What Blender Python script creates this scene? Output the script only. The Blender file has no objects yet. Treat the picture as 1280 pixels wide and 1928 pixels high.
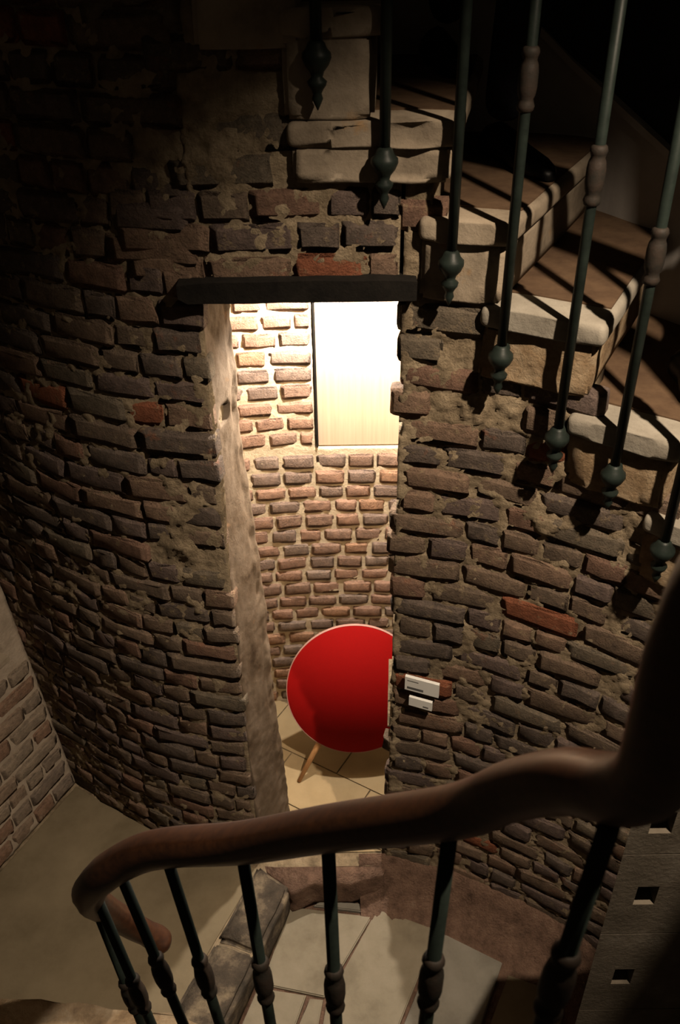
import bpy, bmesh, math, random
import numpy as np
from mathutils import Vector, Matrix, noise
random.seed(11)
sc = bpy.context.scene
COL = sc.collection

# ------------------------------------------------------------------ camera, world, light, exposure
cam_d = bpy.data.cameras.new('camera'); cam = bpy.data.objects.new('camera', cam_d); COL.objects.link(cam)
cam_d.sensor_fit = 'VERTICAL'; cam_d.sensor_height = 24.0; cam_d.lens = 24.0 * 1700 / 1928
cam_d.clip_start = 0.02
PITCH, ROLL = math.radians(35.353), math.radians(0.885)
_fw = Vector((0, math.cos(PITCH), -math.sin(PITCH))); _r0 = Vector((1, 0, 0)); _u0 = _r0.cross(_fw)
_R = math.cos(ROLL) * _r0 - math.sin(ROLL) * _u0; _U = math.sin(ROLL) * _r0 + math.cos(ROLL) * _u0
M = Matrix((( _R.x, _U.x, -_fw.x, 0), (_R.y, _U.y, -_fw.y, 0), (_R.z, _U.z, -_fw.z, 3.2), (0, 0, 0, 1)))
cam.matrix_world = M
cam_d.dof.use_dof = True; cam_d.dof.focus_distance = 2.75; cam_d.dof.aperture_fstop = 3.5
sc.camera = cam
w = bpy.data.worlds.new('dim_interior'); sc.world = w; w.use_nodes = True
w.node_tree.nodes['Background'].inputs[0].default_value = (1.0, .72, .45, 1)
w.node_tree.nodes['Background'].inputs[1].default_value = 0.022
sc.view_settings.view_transform = 'Standard'; sc.view_settings.look = 'None'
sc.view_settings.exposure = 0.0; sc.view_settings.gamma = 1.0; sc.view_settings.use_curve_mapping = False

def spot(name, loc, target, energy, size_deg, blend, radius, col):
    d = bpy.data.lights.new(name, 'SPOT'); o = bpy.data.objects.new(name, d); COL.objects.link(o)
    d.energy = energy; d.spot_size = math.radians(size_deg); d.spot_blend = blend; d.shadow_soft_size = radius; d.color = col
    o.location = loc; o.rotation_euler = (Vector(target) - Vector(loc)).to_track_quat('-Z', 'Y').to_euler(); return o
# stairwell lamp above the right-hand flight, and the downlight inside the little room behind the doorway
spot('stairwell_spot', (1.00, .80, 3.98), (.24, 1.98, .66), 510, 71, .95, .024, (1.0, .80, .59))
spot('alcove_downlight', (.10, 2.74, 2.27), (.03, 2.78, .0), 185, 172, .3, .025, (1.0, .88, .73))

# ------------------------------------------------------------------ helpers
def link(o, parent=None):
    COL.objects.link(o)
    if parent is not None: o.parent = parent
    return o
def mesh_obj(name, verts, faces, mat, parent=None, smooth=False):
    me = bpy.data.meshes.new(name); me.from_pydata([tuple(v) for v in verts], [], faces); me.update()
    if mat: me.materials.append(mat)
    if smooth: me.shade_smooth()
    return link(bpy.data.objects.new(name, me), parent)
def bm_obj(name, bm, mat, parent=None, smooth=False):
    bmesh.ops.recalc_face_normals(bm, faces=bm.faces)
    me = bpy.data.meshes.new(name); bm.to_mesh(me); bm.free()
    if mat: me.materials.append(mat)
    if smooth: me.shade_smooth()
    return link(bpy.data.objects.new(name, me), parent)
def empty(name, loc=(0, 0, 0)):
    o = bpy.data.objects.new(name, None); o.empty_display_size = .1; o.location = loc; return link(o)
def tag(o, label=None, cat=None, group=None, kind=None):
    if label: o['label'] = label
    if cat: o['category'] = cat
    if group: o['group'] = group
    if kind: o['kind'] = kind
    return o
def ns(p, sc_=1.0): return noise.noise(Vector(p) * sc_)
def prism(poly, z0, z1, bm=None):
    bm = bm or bmesh.new()
    a = [bm.verts.new((p[0], p[1], z0)) for p in poly]; b = [bm.verts.new((p[0], p[1], z1)) for p in poly]
    n = len(poly); bm.faces.new(a[::-1]); bm.faces.new(b)
    for i in range(n): bm.faces.new((a[i], a[(i + 1) % n], b[(i + 1) % n], b[i]))
    return bm
def lathe(prof, seg=12, axis_pts=None):
    """profile list of (r, z) -> verts, faces about z"""
    v, f = [], []
    for r, z in prof:
        for k in range(seg):
            a = 2 * math.pi * k / seg; v.append((r * math.cos(a), r * math.sin(a), z))
    for i in range(len(prof) - 1):
        for k in range(seg):
            f.append((i * seg + k, i * seg + (k + 1) % seg, (i + 1) * seg + (k + 1) % seg, (i + 1) * seg + k))
    f.append(tuple(range(seg))[::-1]); f.append(tuple((len(prof) - 1) * seg + k for k in range(seg)))
    return v, f
def catmull(P, n=10):
    P = [Vector(p) for p in P]; Q = [2 * P[0] - P[1]] + P + [2 * P[-1] - P[-2]]; out = []
    for i in range(1, len(Q) - 2):
        p0, p1, p2, p3 = Q[i - 1:i + 3]
        for k in range(n):
            t = k / n
            out.append(.5 * ((2 * p1) + (p2 - p0) * t + (2 * p0 - 5 * p1 + 4 * p2 - p3) * t * t + (3 * p1 - p0 - 3 * p2 + p3) * t ** 3))
    out.append(Q[-2]); return out

# ------------------------------------------------------------------ materials
def new_mat(name):
    m = bpy.data.materials.new(name); m.use_nodes = True; nt = m.node_tree
    return m, nt, nt.nodes['Principled BSDF']
def ramp(nt, stops, interp='LINEAR'):
    r = nt.nodes.new('ShaderNodeValToRGB'); cr = r.color_ramp; cr.interpolation = interp
    while len(cr.elements) > 1: cr.elements.remove(cr.elements[-1])
    cr.elements[0].position = stops[0][0]; cr.elements[0].color = (*stops[0][1], 1)
    for p, c in stops[1:]:
        e = cr.elements.new(p); e.color = (*c, 1)
    return r
def noise_node(nt, scale, detail=6, rough=.6, coord='pos', stretch=None):
    n = nt.nodes.new('ShaderNodeTexNoise'); n.inputs['Scale'].default_value = scale
    n.inputs['Detail'].default_value = detail; n.inputs['Roughness'].default_value = rough
    if coord == 'pos':
        g = nt.nodes.new('ShaderNodeNewGeometry'); src = g.outputs['Position']
    else:
        g = nt.nodes.new('ShaderNodeTexCoord'); src = g.outputs['Object']
    if stretch:
        mp = nt.nodes.new('ShaderNodeMapping'); mp.inputs['Scale'].default_value = stretch
        nt.links.new(src, mp.inputs['Vector']); src = mp.outputs[0]
    nt.links.new(src, n.inputs['Vector']); return n
def mix(nt, fac, a, b, blend='MIX'):
    m = nt.nodes.new('ShaderNodeMix'); m.data_type = 'RGBA'; m.blend_type = blend
    for k, s in ((0, fac), (6, a), (7, b)):
        if hasattr(s, 'is_output'): nt.links.new(s, m.inputs[k])
        elif k == 0: m.inputs[0].default_value = s
        else: m.inputs[k].default_value = (*s, 1)
    return m.outputs[2]
def bump(nt, bsdf, parts, dist=.004):
    prev = None
    for n, st in parts:
        b = nt.nodes.new('ShaderNodeBump'); b.inputs['Strength'].default_value = st; b.inputs['Distance'].default_value = dist
        nt.links.new(n.outputs[0], b.inputs['Height'])
        if prev: nt.links.new(prev, b.inputs['Normal'])
        prev = b.outputs[0]
    nt.links.new(prev, bsdf.inputs['Normal'])
def rough_mat(name, stops, sc1=9, sc2=60, bstr=.7, rough=.9, dist=.004, extra=None):
    """mottled mineral: noise through a ramp, fine bump"""
    m, nt, b = new_mat(name)
    n1 = noise_node(nt, sc1, 8, .65); r = ramp(nt, stops); nt.links.new(n1.outputs[0], r.inputs[0])
    col = r.outputs[0]
    if extra:
        n3 = noise_node(nt, extra[0], 5, .6); r3 = ramp(nt, [(extra[1], (0, 0, 0)), (extra[1] + .1, (1, 1, 1))])
        nt.links.new(n3.outputs[0], r3.inputs[0]); col = mix(nt, r3.outputs[0], col, extra[2])
    nt.links.new(col, b.inputs['Base Color']); b.inputs['Roughness'].default_value = rough
    b.inputs['Specular IOR Level'].default_value = .15
    n2 = noise_node(nt, sc2, 8, .7); bump(nt, b, [(n2, bstr)], dist); return m
def brick_mat(name, palette, smear, smear_at=.58, red=.75):
    m, nt, b = new_mat(name)
    oi = nt.nodes.new('ShaderNodeObjectInfo')
    r = ramp(nt, palette, 'CONSTANT'); nt.links.new(oi.outputs['Random'], r.inputs[0])
    n1 = noise_node(nt, 38, 6, .7); rr = ramp(nt, [(.3, (.62, .62, .62)), (.7, (1.25, 1.2, 1.15))]); nt.links.new(n1.outputs[0], rr.inputs[0])
    c = mix(nt, 1.0, r.outputs[0], rr.outputs[0], 'MULTIPLY')
    n5 = noise_node(nt, 10, 6, .75); r5 = ramp(nt, [(.60, (0, 0, 0)), (.72, (red, red, red))]); nt.links.new(n5.outputs[0], r5.inputs[0])
    c = mix(nt, r5.outputs[0], c, (.23, .098, .058))
    n2 = noise_node(nt, 26, 8, .78); r2 = ramp(nt, [(smear_at, (0, 0, 0)), (smear_at + .1, (.85, .85, .85))]); nt.links.new(n2.outputs[0], r2.inputs[0])
    c = mix(nt, r2.outputs[0], c, smear)
    nt.links.new(c, b.inputs['Base Color']); b.inputs['Roughness'].default_value = .92; b.inputs['Specular IOR Level'].default_value = .12
    n3 = noise_node(nt, 55, 8, .72); n4 = noise_node(nt, 190, 4, .6)
    bump(nt, b, [(n3, 1.0), (n4, .6)], .011); return m
BR_STAIR = brick_mat('weathered_stock_brick', [(0, (.150, .115, .088)), (.16, (.125, .100, .085)), (.32, (.175, .128, .095)), (.48, (.140, .106, .094)),
          (.62, (.205, .140, .102)), (.76, (.150, .125, .095)), (.88, (.185, .115, .085)), (.975, (.23, .088, .05))], (.27, .205, .125), .565)
BR_ALC = brick_mat('pinkish_brick', [(0, (.31, .21, .165)), (.2, (.35, .225, .172)), (.4, (.26, .195, .165)), (.6, (.37, .235, .175)), (.78, (.29, .225, .19)), (.9, (.40, .245, .165))], (.46, .36, .24), .62, .25)
BR_PALE = brick_mat('limewashed_brick', [(0, (.26, .21, .165)), (.25, (.30, .245, .19)), (.5, (.235, .19, .155)), (.7, (.29, .22, .165)), (.9, (.27, .175, .125))], (.36, .29, .21), .55, .2)
MORTAR = rough_mat('crumbling_lime_mortar', [(.28, (.11, .083, .054)), (.46, (.24, .185, .12)), (.62, (.34, .27, .18)), (.78, (.20, .145, .09))], 14, 70, 1.0, .95, .014)
MORT_ALC = rough_mat('pale_mortar', [(.3, (.46, .38, .27)), (.7, (.60, .51, .38))], 14, 80, .9, .95, .006)
PLASTER = rough_mat('stained_reveal_plaster', [(.28, (.045, .029, .018)), (.42, (.105, .076, .052)), (.6, (.14, .107, .079)), (.8, (.088, .061, .04))], 7, 45, .55, .85, .005, (11, .66, (.20, .115, .06)))
PINK = rough_mat('pink_rough_render', [(.28, (.085, .052, .036)), (.45, (.17, .105, .076)), (.6, (.225, .14, .10)), (.78, (.27, .19, .14))], 22, 110, 1.0, .95, .016)
STONE = rough_mat('worn_sandstone', [(.25, (.105, .083, .06)), (.5, (.235, .192, .142)), (.75, (.31, .26, .198))], 7, 60, .6, .85, .005, (9, .63, (.27, .17, .085)))
STONE_ROUGH = rough_mat('crumbling_step_core', [(.25, (.10, .066, .04)), (.45, (.225, .155, .09)), (.6, (.30, .23, .15)), (.8, (.21, .105, .048))], 12, 45, 1.0, .95, .010)
STONE_GREY = rough_mat('grey_stone', [(.3, (.18, .16, .13)), (.7, (.29, .265, .22))], 9, 60, .6, .85, .004)
PIER = rough_mat('brown_stained_stone', [(.3, (.075, .062, .045)), (.55, (.13, .11, .085)), (.75, (.20, .178, .145))], 6, 60, .7, .9, .006)
FLAG = rough_mat('grey_flagstone', [(.28, (.12, .10, .07)), (.5, (.19, .165, .12)), (.75, (.24, .21, .16))], 5, 90, .3, .7, .003, (16, .68, (.17, .14, .095)))
FLAG_G = rough_mat('bluish_flagstone', [(.28, (.13, .12, .10)), (.55, (.19, .178, .15)), (.8, (.23, .215, .185))], 6, 90, .3, .7, .003)
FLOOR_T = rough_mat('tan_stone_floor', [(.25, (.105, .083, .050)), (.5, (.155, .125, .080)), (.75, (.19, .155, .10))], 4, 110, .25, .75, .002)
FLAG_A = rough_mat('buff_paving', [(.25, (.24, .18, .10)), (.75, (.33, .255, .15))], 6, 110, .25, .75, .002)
KERB_D = rough_mat('worn_dark_kerb', [(.3, (.03, .026, .021)), (.5, (.075, .06, .046)), (.64, (.20, .16, .11)), (.8, (.06, .05, .038))], 10, 55, .9, .9, .008)
SHADE_BR = rough_mat('brown_tread_shade', [(.3, (.060, .036, .022)), (.7, (.115, .072, .042))], 12, 120, .4, .85, .002)  # brown of the shade laid over the treads
IRON = rough_mat('dark_green_iron', [(.3, (.007, .010, .0085)), (.7, (.015, .021, .0175))], 20, 150, .25, .45, .001)
RUSTY = rough_mat('rust_tinged_iron', [(.3, (.012, .012, .010)), (.6, (.024, .017, .013)), (.8, (.017, .018, .016))], 30, 120, .5, .6, .002)
CHAR = rough_mat('blackened_timber', [(.3, (.004, .0035, .003)), (.7, (.012, .010, .008))], 20, 90, .6, .9, .004)
WHITEW = rough_mat('grey_painted_skirting', [(.3, (.27, .25, .23)), (.7, (.36, .335, .31))], 6, 80, .2, .6, .002)
DARKW = rough_mat('dark_outer_wall', [(.3, (.010, .010, .012)), (.7, (.02, .02, .022))], 6, 80, .2, .8, .002)  # near-black tone over the whole outer stair wall
CARD = rough_mat('white_card', [(.3, (.62, .62, .60)), (.7, (.68, .68, .66))], 6, 80, .0, .6, .001)
INK = rough_mat('grey_print', [(.3, (.09, .09, .09)), (.7, (.11, .11, .11))], 6, 80, 0, .8, .001)
CLOTH = rough_mat('dark_cloth', [(.3, (.006, .006, .008)), (.7, (.013, .013, .018))], 60, 300, .4, .95, .002)
LEATHER = rough_mat('black_leather', [(.3, (.004, .004, .004)), (.7, (.008, .008, .008))], 30, 120, .2, .4, .001)
SKIN = rough_mat('skin', [(.3, (.45, .27, .19)), (.7, (.52, .33, .24))], 10, 90, .1, .6, .001)
HAIR = rough_mat('dark_hair', [(.3, (.012, .009, .007)), (.7, (.025, .018, .014))], 60, 120, .4, .6, .002)
def red_mat():
    m, nt, b = new_mat('red_speaker_fabric'); n = noise_node(nt, 900, 2, .5)
    r = ramp(nt, [(.35, (.21, .0007, .0007)), (.65, (.29, .001, .001))]); nt.links.new(n.outputs[0], r.inputs[0]); nt.links.new(r.outputs[0], b.inputs['Base Color'])
    b.inputs['Roughness'].default_value = .85; b.inputs['Specular IOR Level'].default_value = .15; bump(nt, b, [(n, .3)], .001); return m
RED = red_mat()
def plain(name, col, rough, metal=0):
    m, nt, b = new_mat(name); n = noise_node(nt, 40, 3, .5)
    r = ramp(nt, [(.3, tuple(c * .9 for c in col)), (.7, col)]); nt.links.new(n.outputs[0], r.inputs[0]); nt.links.new(r.outputs[0], b.inputs['Base Color'])
    b.inputs['Roughness'].default_value = rough; b.inputs['Metallic'].default_value = metal; return m
RIM = plain('pale_pink_rim', (.45, .26, .23), .5)
BODY = plain('white_plastic', (.6, .58, .55), .45)
def wood_mat(name, c1, c2, stretch, scale, rough, coat=0, bs=.1):
    m, nt, b = new_mat(name); n = noise_node(nt, scale, 6, .6, 'pos', stretch)
    r = ramp(nt, [(.3, c1), (.7, c2)]); nt.links.new(n.outputs[0], r.inputs[0]); nt.links.new(r.outputs[0], b.inputs['Base Color'])
    b.inputs['Roughness'].default_value = rough; b.inputs['Coat Weight'].default_value = coat; b.inputs['Coat Roughness'].default_value = .25
    bump(nt, b, [(n, bs)], .001); return m
PANEL = wood_mat('pale_oak_veneer', (.44, .325, .235), (.51, .39, .29), (40, 40, 1.2), 3, .5)
OAK = wood_mat('oak_leg', (.36, .18, .07), (.46, .25, .11), (30, 30, 4), 3, .5)
RAILW = wood_mat('polished_mahogany', (.020, .0062, .0023), (.050, .0175, .0055), (6, 14, 20), 4, .5, .1, .15)

# ------------------------------------------------------------------ plan of the curved stairwell wall
WP = [(-1.85, 2.985), (-1.50, 2.75), (-1.154, 2.514), (-.98, 2.39), (-.806, 2.282), (-.6, 2.185), (-.34, 2.12), (-.1, 2.115), (.153, 2.12), (.29, 2.09), (.422, 2.047),
      (.637, 1.932), (.80, 1.824), (.96, 1.68), (1.08, 1.52), (1.16, 1.33), (1.19, 1.1), (1.15, .88)]
CP = [Vector((p.x, p.y)) for p in catmull([(a, b, 0) for a, b in WP], 14)]
LS = [0.0]
for i in range(1, len(CP)): LS.append(LS[-1] + (CP[i] - CP[i - 1]).length)
def s_of(pt):
    k = min(range(len(CP)), key=lambda i: (CP[i] - Vector(pt)).length); return LS[k]
S0 = s_of((-1.154, 2.514))          # wall length is measured from the inner corner: s = S0 + L
SJL, SJR = s_of((-.34, 2.12)), s_of((.153, 2.12))
_ls = np.array(LS); _cx = np.array([p.x for p in CP]); _cy = np.array([p.y for p in CP])
def wall_pt(s, z, off=0.0):
    x = float(np.interp(s, _ls, _cx)); y = float(np.interp(s, _ls, _cy)); e = .02
    tx = float(np.interp(s + e, _ls, _cx) - np.interp(s - e, _ls, _cx)); ty = float(np.interp(s + e, _ls, _cy) - np.interp(s - e, _ls, _cy))
    l = math.hypot(tx, ty); tx /= l; ty /= l
    return Vector((x + ty * off, y - tx * off, z)), Vector((tx, ty, 0)), Vector((ty, -tx, 0))

# ------------------------------------------------------------------ brick wall builder
def brick_variants(n, depth, rnd=.5, mess=1.0):
    out = []
    for q in range(n):
        v, f = [], []; nx, nz = 5, 4
        xs = [-.5, -.40, 0, .40, .5]; zs = [-.5, -.30, .30, .5]
        for j in range(nz):
            for i in range(nx):
                ex = i in (0, nx - 1); ez = j in (0, nz - 1)
                d = 0.0
                if ex or ez: d -= .010 * rnd
                if ex and ez: d -= .012 * rnd
                x, z = xs[i], zs[j]
                if ex and ez: x *= .975; z *= .93
                x += random.uniform(-.016, .016) * mess; z += random.uniform(-.030, .030) * mess
                v.append((x, d + random.uniform(-.0045, .0035) * mess, z))
        for j in range(nz - 1):
            for i in range(nx - 1): f.append((j * nx + i, j * nx + i + 1, (j + 1) * nx + i + 1, (j + 1) * nx + i))
        ring = [i for i in range(nx)] + [(j + 1) * nx - 1 for j in range(1, nz)] + [(nz - 1) * nx + i for i in range(nx - 2, -1, -1)] + [j * nx for j in range(nz - 2, 0, -1)]
        b0 = len(v)
        for k in ring: v.append((v[k][0], -depth, v[k][2]))
        m = len(ring)
        for k in range(m): f.append((ring[(k + 1) % m], ring[k], b0 + k, b0 + (k + 1) % m))
        me = bpy.data.meshes.new('brick'); me.from_pydata(v, [], f); me.update()
        # front faces +y in mesh space
        bm = bmesh.new(); bm.from_mesh(me); bmesh.ops.recalc_face_normals(bm, faces=bm.faces); bm.to_mesh(me); bm.free()
        me.shade_smooth(); out.append(me)
    return out
def variants_for(mat, n, depth, rnd=.6, mess=1.0):
    vs = brick_variants(n, depth, rnd, mess)
    for me in vs: me.materials.append(mat)
    return vs
def lay(parent, surf, vs, s0, s1, z0, z1, course, stretch, header, joint, keep, proud=(-.001, .0045), tilt=1.1, wav=.010, ratio=.5, edges=(0.0, 0.0), limit=300, row0=0, vis=None):
    """surf(s,z)->(point, tangent, normal). Lays individual brick objects as children of parent."""
    z = z0; row = row0; n = 0; spots = []
    while z < z1 - course * .4:
        hb = course * random.uniform(.92, 1.08)
        s = s0 - random.uniform(0, stretch) * (1 if edges[0] == 0 else 0) + (random.uniform(-edges[0], edges[0]))
        first = True
        while s < s1 - .02:
            L = (stretch if random.random() < ratio else header) * random.uniform(.86, 1.16)
            if first and edges[0]: L = (stretch if row % 2 else header) * random.uniform(.9, 1.15)
            first = False
            if s + L > s1 - header * .55: L = s1 - s + random.uniform(-edges[1], edges[1])
            zc = z + hb / 2 + wav * ns((s * 2.1, z * 1.3, 4.0))
            if keep(s + L / 2, zc): spots.append((s + L / 2, zc, L - joint * random.uniform(.8, 1.3), hb - joint * random.uniform(.75, 1.2)))
            s += L
        z += hb; row += 1
    if vis: spots.sort(key=lambda q: 0 if vis(q[0], q[1]) else 1)
    rest_v, rest_f = [], []
    for idx, (s, zc, L, hh) in enumerate(spots):
        p, t, nn = surf(s, zc)
        up = nn.cross(t) if nn.cross(t).z > 0 else t.cross(nn)
        a = math.radians(random.gauss(0, tilt)); t2 = t * math.cos(a) + up * math.sin(a); u2 = up * math.cos(a) - t * math.sin(a)
        yaw = math.radians(random.gauss(0, 1.3)); t3 = t2 * math.cos(yaw) + nn * math.sin(yaw); n3 = nn * math.cos(yaw) - t2 * math.sin(yaw)
        p = p + n3 * random.uniform(*proud)
        me = random.choice(vs); X, Y, Z = t3 * L * random.choice((1, -1)), n3, u2 * hh * random.choice((1, 1, -1))
        mtx = Matrix(((X.x, Y.x, Z.x, p.x), (X.y, Y.y, Z.y, p.y), (X.z, Y.z, Z.z, p.z), (0, 0, 0, 1)))
        if idx < limit:
            o = bpy.data.objects.new('brick', me); link(o, parent); o.matrix_local = mtx
        else:
            k = len(rest_v); rest_v += [mtx @ q.co for q in me.vertices]; rest_f += [tuple(k + i for i in pl.vertices) for pl in me.polygons]
    if rest_v:
        o = mesh_obj('more_bricks', rest_v, rest_f, vs[0].materials[0], parent, True); o['kind'] = 'stuff'
        bm = bmesh.new(); bm.from_mesh(o.data); bmesh.ops.recalc_face_normals(bm, faces=bm.faces); bm.to_mesh(o.data); bm.free()
    return len(spots)
def mortar_sheet(name, surf, s0, s1, z0, z1, keep, mat, pitch=.016, recess=.012, amp=.012, thick=.20, seed=0.0, heavy=None):
    ns_ = max(2, int((s1 - s0) / pitch)); nz = max(2, int((z1 - z0) / pitch)); v, f = [], []
    fr = {}
    for j in range(nz + 1):
        z = z0 + (z1 - z0) * j / nz
        for i in range(ns_ + 1):
            s = s0 + (s1 - s0) * i / ns_
            p, t, nn = surf(s, z)
            h = heavy(s, z) if heavy else 0.0
            d = -recess + amp * (ns((s * 17, z * 17, seed)) * .9 + ns((s * 42, z * 42, seed + 9)) * .7 + ns((s * 95, z * 95, seed + 5)) * .5) + h * (recess * 1.1 + amp * 1.6 * ns((s * 14, z * 14, seed + 3)) + amp * 1.2 * ns((s * 48, z * 48, seed + 6)))
            v.append(p + nn * d)
    nf = len(v)
    for j in range(nz + 1):
        z = z0 + (z1 - z0) * j / nz
        for i in range(ns_ + 1):
            s = s0 + (s1 - s0) * i / ns_
            p, t, nn = surf(s, z); v.append(p - nn * thick)
    ex = {}
    W = ns_ + 1
    for j in range(nz):
        for i in range(ns_):
            if not keep(s0 + (s1 - s0) * (i + .5) / ns_, z0 + (z1 - z0) * (j + .5) / nz): continue
            q = (j * W + i, j * W + i + 1, (j + 1) * W + i + 1, (j + 1) * W + i)
            f.append(q); f.append(tuple(nf + k for k in q[::-1]))
            for k in range(4):
                e = (q[k], q[(k + 1) % 4]); r = (e[1], e[0])
                if r in ex: del ex[r]
                else: ex[e] = 1
    for a, b in ex: f.append((b, a, nf + a, nf + b))
    used = sorted({k for q in f for k in q}); mp = {k: i for i, k in enumerate(used)}
    o = mesh_obj(name, [v[k] for k in used], [tuple(mp[k] for k in q) for q in f], mat, None, True)
    return tag(o, kind='structure')

# ------------------------------------------------------------------ stair data (L = distance along the wall from the inner corner)
#        name  L back  L front  top z   bottom z   azimuth of the nosing (deg from +Y)
STEPS = [(.72, 1.00, 3.40, 3.17, -4), (.97, 1.19, 3.19, 2.90, -1), (1.15, 1.345, 2.975, 2.76, 3), (1.16, 1.52, 2.757, 2.625, 11), (1.46, 1.655, 2.545, 2.345, 28), (1.62, 1.90, 2.345, 2.15, 28),
         (1.87, 2.125, 2.10, 1.90, 38), (2.10, 2.36, 1.885, 1.68, 50), (2.33, 2.60, 1.67, 1.46, 64), (2.57, 2.84, 1.455, 1.25, 80), (2.81, 3.06, 1.24, 1.03, 96)]
def wall_top(L):
    t = 3.9
    for (a, b, zt, zb, az) in STEPS:
        if L > a + .02 and L < b + .02: t = min(t, zb + .03) if zt < 3.3 or True else t
    if L > 3.0: t = 1.05
    return t

# ------------------------------------------------------------------ the stairwell walls
V_ST = variants_for(BR_STAIR, 24, .045, .42, 1.25)
def surf_main(s, z): return wall_pt(s, z)
def rubble(s, z):
    """loose mortar-covered areas of the wall, 0..1"""
    L = s - S0
    a = 0.0
    a = max(a, 1.0 - math.hypot((L - .93) / .26, (z - 2.74) / .24))            # around the old step sockets
    a = max(a, .9 - math.hypot((L - .78) / .07, (z - 1.55) / .50))             # beside the door reveal
    a = max(a, .8 - math.hypot((L - 1.62) / .17, (z - 2.05) / .13))
    a = max(a, .8 - math.hypot((L - 1.85) / .20, (z - 1.75) / .09))
    return max(0, min(1, a * 1.6))
keepA = lambda s, z: z < wall_top(s - S0)
wl = mortar_sheet('wall_left', surf_main, .10, SJL, -.02, 3.9, keepA, MORTAR, .0105, .0042, .0078, .20, 1.0, rubble)
lay(wl, surf_main, V_ST, S0 - .42, SJL + .0, 0, 3.45, .079, .205, .108, .0045, lambda s, z: z < wall_top(s - S0) - .04 and rubble(s, z) < .75 + .25 * random.random(), edges=(0, .012), ratio=.45, limit=300, vis=lambda s, z: (lambda p: p.x / p.y > -.55 + .07 * z and z < 3.1)(wall_pt(s, z)[0]))
keepT = lambda s, z: z < wall_top(s - S0) and z > 2.355
wc = mortar_sheet('wall_center', surf_main, SJL, SJR, 2.34, 3.9, keepT, MORTAR, .0095, .0036, .0085, .20, 5.0, rubble)
lay(wc, surf_main, V_ST, SJL, SJR, 2.385, 3.2, .079, .205, .108, .0045, lambda s, z: z < wall_top(s - S0) - .035 and rubble(s, z) < .75 + .25 * random.random(), ratio=.6)
keepB = lambda s, z: z < wall_top(s - S0) and s > SJR + .012 + .012 * ns((z * 16, 2.0, 1.0))
SEND = LS[-1] - .05
wr = mortar_sheet('wall_right', surf_main, SJR, SEND, -.18, 2.70, keepB, MORTAR, .0090, .0052, .0080, .20, 8.0, rubble)
lay(wr, surf_main, V_ST, SJR, S0 + 2.30, -.10, 2.65, .080, .215, .112, .0045, lambda s, z: z < wall_top(s - S0) - .035 and rubble(s, z) < .85 + .2 * random.random(), edges=(.020, 0), ratio=.5)

# pale wall on the far left, leaning slightly outwards
CB0, CDIR = Vector((-1.154, 2.514, 0)), Vector((-.209, -.416, 0)).normalized()
CN = Vector((CDIR.y, -CDIR.x, 0)) * -1
CN = Vector((.893, -.449, 0))
def surf_left(s, z): return CB0 + CDIR * s + Vector((-.094, .062, 1)) * z, -CDIR, CN
niche = lambda s, z: .10 < s < .62 and .80 < z < 1.02
wfl = mortar_sheet('wall_far_left', surf_left, .0, 1.3, 0, 2.4, lambda s, z: not niche(s, z), rough_mat('limewashed_mortar', [(.3, (.26, .21, .16)), (.7, (.36, .30, .235))], 12, 70, .8, .95, .006), .016, .008, .004, .25, 20.0)
V_PA = variants_for(BR_PALE, 8, .03, .5, .8)
lay(wfl, surf_left, V_PA, .01, 1.0, .0, 1.55, .079, .21, .108, .006, lambda s, z: not (.04 < s < .70 and .75 < z < 1.06), proud=(-.004, .003), edges=(.004, 0), ratio=.55)
# niche lining with a sloped stone sill
bm = bmesh.new()
def quadbox(bm, pts8):
    vv = [bm.verts.new(p) for p in pts8]
    for q in ((0, 1, 2, 3), (7, 6, 5, 4), (0, 4, 5, 1), (1, 5, 6, 2), (2, 6, 7, 3), (3, 7, 4, 0)): bm.faces.new([vv[k] for k in q])
def cpt(s, z, d): p, t, n = surf_left(s, z); return p + n * d
quadbox(bm, [cpt(.09, .78, .012), cpt(.63, .78, .012), cpt(.63, .80, .012), cpt(.09, .80, .012), cpt(.09, .78, -.22), cpt(.63, .78, -.22), cpt(.63, .86, -.22), cpt(.09, .86, -.22)])
o = bm_obj('niche_sill', bm, STONE, wfl); o['label'] = 'sloping stone sill of the wall niche'
bm = bmesh.new(); quadbox(bm, [cpt(.08, .79, -.215), cpt(.64, .79, -.215), cpt(.64, 1.04, -.215), cpt(.08, 1.04, -.215), cpt(.08, .79, -.24), cpt(.64, .79, -.24), cpt(.64, 1.04, -.24), cpt(.08, 1.04, -.24)])
bm_obj('niche_back', bm, MORTAR, wfl)

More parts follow.
